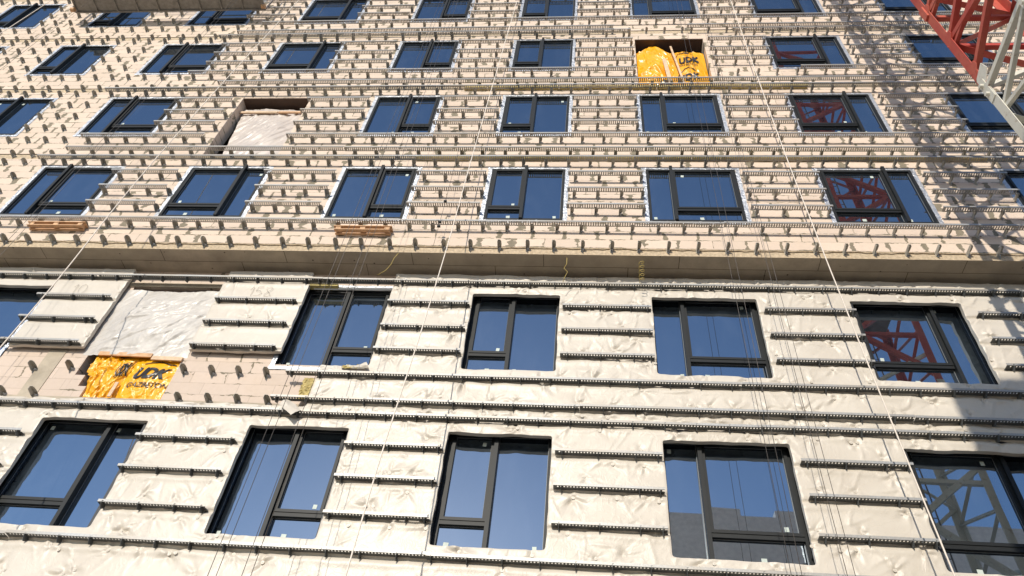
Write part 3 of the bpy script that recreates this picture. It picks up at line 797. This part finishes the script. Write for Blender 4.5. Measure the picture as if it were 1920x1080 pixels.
def stroke_on(fn, parent, pts, wd, name='printed_line'):
    m = MB(); n = len(pts)
    for i in range(n-1):
        for k in range(8):
            a = [(pts[i][c]*(1-q)+pts[i+1][c]*q) for q in (k/8, (k+1)/8) for c in (0, 1)]
            A = [Vector(fn(a[0], a[1]-wd)), Vector(fn(a[2], a[3]-wd)), Vector(fn(a[2], a[3]+wd)), Vector(fn(a[0], a[1]+wd))]
            m.prism([p+Vector((0, -.016, 0)) for p in A], (0, .002, 0))
    return m.build(name, 'dark_print', parent)

# lower opening: two bags
bag, f1 = cloth('yellow_bag', L_open[0]+.20, L_open[0]+.95, 7.79, 8.78, .66, 'yellow_plastic', .07, 1.0, 80, 80, ncr=90, cang=.9, csp=.6, camp=.045, seed=11, bulge=.10, top=lambda u: .03*math.sin(u*7), left=lambda v: .16*(1-v)*(v < .55)+(-.05 if v > .6 else 0))
tag(bag, 'heavily creased yellow plastic bag at the left of the lower opening', 'bag', 'yellow block wrapping bags')
bag2, f2 = cloth('yellow_bag', L_open[0]+.90, L_open[1]+.10, 7.79, 8.78, .65, 'yellow_plastic', .025, .6, 80, 70, ncr=60, cang=.9, csp=.9, camp=.022, cl=(.05, .3), seed=14, bulge=.09, top=lambda u: .01*math.sin(u*7))
tag(bag2, 'yellow plastic bag with dark house logo in the lower opening', 'bag', 'yellow block wrapping bags')
text_on(f2, bag2, 'UDK', .16, .44, .60, .27, 'logo_lettering', .8, 0, .05)
text_on(f2, bag2, 'GAZBETON', .14, .26, .74, .10, 'logo_lettering', .3, 0, .01)
stroke_on(f2, bag2, [(.26, .80), (.55, .885), (.86, .80)], .010)
text_on(f1, bag, 'UDK', .70, .42, .27, .34, 'logo_lettering', .5, .1, .04, .03)
mb = MB(); mb.box(L_open[0]+.86, L_open[0]+.92, .54, .56, 7.80, 8.12); tag(mb.build('timber_stake', 'pale_timber'), 'short pale stake standing between the two lower yellow bags', 'stake')

# upper opening: two bags, two leaning battens
x0, x1 = XL[1], XR[1]; zb = U_open[(2, 1)][0]
bag3, f3 = cloth('yellow_bag', x0+.03, x0+.98, zb, zb+2.18, .17, 'yellow_plastic', .07, .8, 80, 80, ncr=80, cang=-.4, csp=.4, camp=.05, seed=21, bulge=.12, top=lambda u: .50-1.15*abs(u-.46))
tag(bag3, 'yellow plastic bag heaped to a peak in the upper opening', 'bag', 'yellow block wrapping bags')
bag4, f4 = cloth('yellow_bag', x0+.93, x1-.03, zb, zb+2.14, .16, 'yellow_plastic', .03, .5, 80, 70, ncr=50, cang=-.5, csp=.5, camp=.03, seed=25, bulge=.12, top=lambda u: .10*math.sin(u*3.1)-.08*u)
tag(bag4, 'rounded yellow plastic bag with curved dark print in the upper opening', 'bag', 'yellow block wrapping bags')
text_on(f4, bag4, 'UDK', .20, .56, .60, .19, 'logo_lettering', .2, .05, .05, .02)
text_on(f4, bag4, 'GAZBETON', .16, .49, .56, .05, 'logo_lettering', 0, .04, .01, .02)
stroke_on(f4, bag4, [(.10, .76), (.22, .90), (.42, .96), (.66, .90)], .010)
text_on(f4, bag4, 'UDK', .08, .14, .66, .13, 'logo_lettering', .2, .06, .04, .02)
stroke_on(f4, bag4, [(.12, .30), (.30, .40), (.42, .44), (.62, .38)], .008)
text_on(f3, bag3, 'UDK', .55, .03, .36, .10, 'logo_lettering', .2, .02, .04, .03)
mb = MB(); mb.bar((x0+.80, -.02, zb), (x0+.72, -.02, zb+1.42), .10, .02, (0, 1, 0)); tag(mb.build('timber_batten', 'pale_timber'), 'short wide batten upright before the peaked yellow bag', 'batten')
mb = MB(); mb.bar((x0+1.12, -.04, zb), (x0+.94, .0, zb+2.22), .05, .02, (0, 1, 0)); tag(mb.build('timber_batten', 'pale_timber'), 'long thin batten leaning between the two upper yellow bags', 'batten')

# pallets wedged under the sill rail
def pallet(x, z, wd, label, flip=0):
    r = empty('timber_pallet', (x, -.005, z)); tag(r, label, 'pallet', 'pallets on the wall under the sill rail')
    a = MB()
    for k in range(2): a.box(0, wd, -.165+k*.085, -.165+k*.085+.07, .10, .122)
    a.build('deck_board', 'timber', r)
    for k in (0, 1, 2):
        b = MB(); xx = .05+k*(wd-.19)/2; b.box(xx, xx+.10, -.15, -.02, .022, .0995); b.build('block', 'timber', r)
    b = MB(); b.box(0.03, wd-.03, -.16, -.10, 0, .0215); b.box(.03, wd-.03, -.06, -.01, 0, .0215); b.build('bottom_board', 'timber', r)
pallet(-9.30, 11.60, 1.24, 'weathered timber pallet against the blocks under the leftmost glazed sill')
pallet(-2.88, 11.57, 1.16, 'orange-brown timber pallet against the blocks, nearer the middle white rope')

# flaps and offcuts
def flap(name, pts, mat, label, cat, n=10, amp=.03):
    m = MB(); A, B, Cc, Dd = [Vector(p) for p in pts]
    def fn(u, v):
        p = (A*(1-u)+B*u)*(1-v)+(Dd*(1-u)+Cc*u)*v
        k = mnoise.noise(Vector((u*3, v*3, A.x)))*amp; return p+Vector((k*.3, -abs(k)-.02*math.sin(v*3), k*.3))
    m.grid(n, n, fn)
    def fb(u, v): q = fn(u, v); return q+Vector((0, .004, 0))
    m.grid(n, n, fb)
    o = m.build(name, mat, None, True); tag(o, label, cat); return o
flap('membrane_flap', [at(523, 758, .33), at(545, 778, .30), at(566, 770, .36), at(540, 748, .44)], 'membrane', 'torn pale membrane flap hanging over the rail below the bare blocks', 'membrane flap')
flap('membrane_flap', [at(655, 692, .44), at(692, 692, .42), at(687, 679, .38), at(668, 686, .42)], 'membrane', 'peeled membrane corner on the sill beside loose yellow wool', 'membrane flap')
mb = MB(); p_ = at(640, 692, .45)
mb.grid(14, 8, lambda u, v: (p_.x+.28*u, .42+.04*v-.03*mnoise.noise(Vector((u*6, v*6, 0))), p_.z+(.10+.05*mnoise.noise(Vector((u*5, 2, 0))))*v))
tag(mb.build('wool_offcut', 'wool'), 'loose yellow mineral wool offcut on the sill of the lower left-centre window', 'insulation')

# ------------------------------------------------------------------ ropes and cables
def rope_obj(name, pts, r, mat, label, cat, group=None, seg=6):
    m = MB(); m.tube(pts, r, seg); o = m.build(name, mat, None, True); return tag(o, label, cat, group)
def interp(A, B, n, sag=0, ax=(0, 0, 0)):
    return [A.lerp(B, k/n)+Vector(ax)*(sag*math.sin(math.pi*k/n)) for k in range(n+1)]
def ropepath(ps):                                   # (px, py, stand-off) control points, drawn as a smooth line
    q = [at(a, b, -c) for a, b, c in ps]; out = []
    for i in range(len(q)-1):
        p0, p1, p2, p3 = q[max(i-1, 0)], q[i], q[i+1], q[min(i+2, len(q)-1)]
        for k in range(8):
            t = k/8; out.append(.5*((2*p1)+(p2-p0)*t+(2*p0-5*p1+4*p2-p3)*t*t+(3*p1-p0-3*p2+p3)*t**3))
    return out+[q[-1]]
G = 'white ropes hanging down the facade'
r3 = ropepath([(1353, -60, .30), (1370, 0, .30), (1458, 250, .30), (1535, 450, .30), (1577, 556, .29), (1640, 713, .28), (1790, 1080, .27), (1840, 1200, .27)])
rope_obj('rope', r3, .011, 'rope', 'white rope running down between the crane and the right-hand blue windows', 'rope', G)
r2 = ropepath([(990, -70, .25), (970, 0, .28), (892, 270, .50), (845, 440, .70), (790, 620, .98), (722, 830, 1.25), (648, 1080, 1.5), (620, 1180, 1.6)])
rope_obj('rope', r2, .010, 'rope', 'white rope slanting down across the middle of the facade', 'rope', G)
r1 = ropepath([(610, -60, .45), (560, 0, .5), (400, 175, .7), (250, 347, .9), (120, 510, 1.1), (0, 652, 1.3), (-80, 745, 1.4)])
rope_obj('rope', r1, .010, 'rope', 'white rope slanting across the bare brackets and down past the plastic sheet', 'rope', G)
r0_ = ropepath([(160, -40, .5), (97, 0, .55), (0, 63, .65), (-60, 100, .7)])
rope_obj('rope', r0_, .010, 'rope', 'short run of white rope in the top corner beside the hanging platform', 'rope', G)
G2 = 'steel hoist cables hanging plumb in front of the facade'
def plumb(px, py, d, label, z0=-1.4, z1=26.4):
    p = at(px, py, -d); rope_obj('hoist_cable', [(p.x, -d, z0), (p.x, -d, z1)], .0042, 'cable', label, 'cable', G2, 5); return p.x
xa = plumb(6, 460, .9, 'outer thin steel cable of the pair below the hanging platform'); plumb(16, 462, .9, 'inner thin steel cable of the pair below the hanging platform')
plumb(0, 131, .9, 'single dark steel cable at the far end of the hanging platform')
plumb(389, 1080, 1.0, 'first of four thin cables left of the middle white rope'); plumb(405, 1080, 1.0, 'second of four thin cables left of the middle white rope')
plumb(453, 1080, 1.0, 'third of four thin cables left of the middle white rope'); plumb(470, 1080, 1.0, 'fourth of four thin cables, nearest the middle white rope')
plumb(1484, 1080, .45, 'first of four thin cables left of the right-hand white rope'); plumb(1504, 1080, .45, 'second of four thin cables left of the right-hand white rope')
plumb(1589, 1080, .45, 'third of four thin cables left of the right-hand white rope'); plumb(1604, 1080, .45, 'fourth of four thin cables, nearest the right-hand white rope')
# limp wire with clamps
pw = at(829, 400, -.28); wr = MB(); wr.tube([(pw.x, -.28, 14.4), (pw.x+.005, -.28, 12.3), (pw.x-.004, -.28, 11.2), (pw.x-.01, -.27, 10.95)], .004, 5)
wo = wr.build('hanging_wire', 'cable', None, True); tag(wo, 'thin limp wire with dark clamps and loops beside the middle white rope', 'wire')
for k, zz in enumerate((11.52, 11.66, 12.35)):
    m = MB(); m.box(pw.x-.03, pw.x+.03, -.30, -.26, zz, zz+.035); m.build('clamp', 'frame', wo)
    if k < 2:
        m = MB(); m.tube([(pw.x-.05-.05*math.cos(t*.6)*1.0, -.28, zz+.03+.045*math.sin(t*.6)) for t in range(9)], .004, 5); m.build('loop', 'cable', wo)
def hang(label, pts): rope_obj('yellow_wire', pts, .005, 'yellow_wire', label, 'wire', 'loose yellow wires under the overhang', 5)
p1 = at(1203, 485, 0); hang('coiled yellow wire dangling from the overhang above the fourth lower window', [p1+Vector((.05*math.sin(t*.9), .06+.05*math.cos(t*.9)+t*.004, -.012*t)) for t in range(36)])
p1 = at(1063, 482, 0); hang('kinked yellow wire dangling from the overhang right of the middle window', [p1+Vector(q) for q in ((0, .02, 0), (0, .06, -.12), (-.05, .1, -.2), (.02, .13, -.27), (-.03, .18, -.36), (-.06, .22, -.46))])
p1 = at(747, 474, 0); hang('bowed yellow wire dangling from the overhang left of the middle rope', [p1+Vector(q) for q in ((0, .01, 0), (-.07, .05, -.1), (-.11, .1, -.22), (-.2, .16, -.33), (-.34, .2, -.42))])

# ------------------------------------------------------------------ hanging work platform (cradle) at the top left
pf = empty('hanging_platform', (-14.0, -.30, 22.52)); tag(pf, 'long steel work platform hanging on cables at the top corner', 'work platform')
Lp = 6.1; m = MB()
for k in range(10): m.box(k*Lp/9-.02, k*Lp/9+.02, -.72, 0, -.05, 0)
m.box(-.03, Lp+.03, -.76, -.72, -.06, .02); m.box(-.03, Lp+.03, 0, .04, -.06, .02); m.build('floor_frame', 'mesh_deck', pf)
m = MB(); m.box(0, Lp, -.72, 0, .001, .008); m.build('deck', 'mesh_deck', pf)
m = MB()
for y in (-.74, .02):
    for z in (.5, 1.05): m.tube([(0, y, z), (Lp, y, z)], .02)
    for k in range(7): m.tube([(k*Lp/6, y, .02), (k*Lp/6, y, 1.05)], .015)
m.build('guard_rail', 'mesh_deck', pf)
for x in (-.05, Lp+.02):
    m = MB(); m.tube([(x, -.74, -.03), (x, -.74, 1.3), (x, -.36, 1.6), (x, .02, 1.3), (x, .02, -.03)], .028); m.build('end_stirrup', 'platform_steel', pf)
    m = MB(); m.tube([(x-.06, -.1, -.12), (x+.06, -.1, -.12)], .07, 12); m.build('wall_roller', 'timber', pf)

# ------------------------------------------------------------------ tower crane mast
X0, Y0, W = 8.37, -2.8, 1.6
mast = empty('tower_crane_mast', (X0, Y0, -1.6)); tag(mast, 'lattice crane mast, red steel above and white steel below its splice', 'crane')
def mastpart(m, name, mat): o = m.build(name, mat, mast); o.location = (-X0, -Y0, 1.6); return o
corners = [((X0, Y0), (1, 0, 0), (0, -1, 0)), ((X0+W, Y0), (-1, 0, 0), (0, -1, 0)), ((X0, Y0-W), (1, 0, 0), (0, 1, 0)), ((X0+W, Y0-W), (-1, 0, 0), (0, 1, 0))]
JZ = 11.85
for (cx, cy), d1, d2 in corners:
    m = MB(); m.angle((cx, cy, JZ), (cx, cy, 27), .17, d1, d2, .016); mastpart(m, 'chord', 'red_paint')
    m = MB(); m.angle((cx, cy, -1.6), (cx, cy, JZ-.01), .16, d1, d2, .016); mastpart(m, 'chord', 'white_paint')
    # splice plates with pins
    m = MB(); s1, s2 = d1[0], d2[1]
    xa_, xb2 = sorted((cx-.014*s1, cx-.001*s1)); ya_, yb_ = sorted((cy, cy+.15*s2))
    m.box(xa_, xb2, ya_, yb_, JZ-.30, JZ+.25); xa_, xb2 = sorted((cx, cx+.15*s1)); ya_, yb_ = sorted((cy-.014*s2, cy-.001*s2)); m.box(xa_, xb2, ya_, yb_, JZ-.30, JZ+.25)
    m.tube([(cx-.07*s1, cy+.07*s2, JZ-.12), (cx+.05*s1, cy+.07*s2, JZ-.12)], .035, 10)
    m.tube([(cx-.07*s1, cy+.07*s2, JZ+.14), (cx+.05*s1, cy+.07*s2, JZ+.14)], .035, 10)
    mastpart(m, 'splice_plate', 'white_paint')
    for zz in (14.95,):
        m = MB(); xa_, xb2 = sorted((cx-.04*s1, cx-.001*s1)); m.box(xa_, xb2, *sorted((cy, cy+.13*s2)), zz-.2, zz+.2); mastpart(m, 'splice_plate', 'red_paint')
def zig(fa, fb, za, zb2, pitch, lo, hi, mat, inward, wd=.10):
    m = MB(); za_ = za
    nodes = []
    k0 = int((lo-za)/pitch)-1
    for k in range(k0, int((hi-za)/pitch)+2):
        za_ = za+k*pitch; zz = za_+(zb2-za)
        for (p, q) in (((*fa, za_), (*fb, zz)), ((*fb, zz), (*fa, za_+pitch))):
            if min(p[2], q[2]) < lo or max(p[2], q[2]) > hi: continue
            m.angle(p, q, wd, (0, 0, 1), inward, .010)
    return mastpart(m, 'lacing', mat)
e = .018
for lo, hi, mat in ((JZ, 27, 'red_paint'), (-1.6, JZ+.1, 'white_paint')):
    zig((X0+e, Y0-.04), (X0+e, Y0-W+.04), 12.45, 13.05, 1.22, lo, hi, mat, (1, 0, 0), .10 if lo > 0 else .07)        # left face
    zig((X0+W-e, Y0-.04), (X0+W-e, Y0-W+.04), 12.45, 13.05, 1.22, lo, hi, mat, (-1, 0, 0), .08)
    zig((X0+.04, Y0-e), (X0+W-.04, Y0-e), 13.5, 14.75, 2.5, lo, hi, mat, (0, -1, 0), .11)            # face to the building
    zig((X0+.04, Y0-W+e), (X0+W-.04, Y0-W+e), 13.5, 14.75, 2.5, lo, hi, mat, (0, 1, 0), .08)
for z in [12.25+1.25*k for k in range(12)]:
    if z < 12.5: continue
    for a, b, t_ in (((X0+.03, Y0-.06, z), (X0+W-.03, Y0-.06, z), .09), ((X0+.06, Y0-.12, z), (X0+.06, Y0-W+.03, z), .07)):
        m = MB(); m.bar(a, b, t_, t_); mastpart(m, 'cross_member', 'red_paint')
for a, b, t_ in [((X0+.03, Y0-.09, 11.9), (X0+.03, Y0-W+.03, 11.9), .09), ((X0+.05, Y0-.09, 11.95), (X0+W, Y0-.09, 13.0), .08)]+[q for z in (9.4, 6.9, 4.4) for q in (((X0+.03, Y0-.06, z), (X0+W-.03, Y0-.06, z), .09), ((X0+.06, Y0-.12, z), (X0+.06, Y0-W+.03, z), .07))]:
    m = MB(); m.bar(a, b, t_, t_); mastpart(m, 'cross_member', 'white_paint')
m = MB(); m.prism([(X0-.002, Y0-.02, JZ+.02), (X0-.002, Y0-.34, JZ+.28), (X0-.002, Y0-.30, JZ+.50), (X0-.002, Y0-.02, JZ+.42)], (.014, 0, 0)); mastpart(m, 'gusset', 'white_paint')
m = MB()
for k in range(10):
    z = 12.45+1.22*k; m.prism([(X0-.002, Y0-.01, z-.22), (X0-.002, Y0-.24, z+.02), (X0-.002, Y0-.22, z+.16), (X0-.002, Y0-.01, z+.22)], (.012, 0, 0))
mastpart(m, 'gusset', 'red_paint')
m = MB(); m.box(X0+.30, X0+W-.1, Y0-W+.1, Y0-.35, 14.95, 15.0); m.box(X0+.3, X0+W-.1, Y0-.38, Y0-.35, 15.0, 15.12); mastpart(m, 'rest_platform', 'platform_steel')
m = MB()                                             # ladder inside the mast
for sx in (0, .4): m.tube([(X0+.6+sx, Y0-W+.28, -1.6), (X0+.6+sx, Y0-W+.28, 27)], .018)
z = -1.4
while z < 27: m.tube([(X0+.6, Y0-W+.28, z), (X0+1.0, Y0-W+.28, z)], .011, 5); z += .3
mastpart(m, 'ladder', 'platform_steel')

# ------------------------------------------------------------------ neighbouring wing behind the camera (mirrored in the glass, shades the lower right)
wing = empty('neighbour_building', (4.9, -12, -1.6)); tag(wing, 'pale block wall under construction mirrored in the lower right-hand panes', 'building')
m = MB(); m.box(0, 16, -9, 0, 0, 15.9)
for k in range(3): m.box(1.2+k*2.2, 2.3+k*2.2, -9, 0, 15.902, 16.15)
o = m.build('block_wall', 'pale_render', wing)
m = MB()
for k in range(4):
    for j in range(6): m.box(1.4+j*2.4, 2.8+j*2.4, -.0, .02, 1.0+k*3.6, 2.8+k*3.6)
m.build('window', 'glass', wing)

# ground
m = MB(); m.quad((-600, -600, -1.6), (600, -600, -1.6), (600, 600, -1.6), (-600, 600, -1.6)); g = m.build('ground', 'ground'); g['kind'] = 'structure'
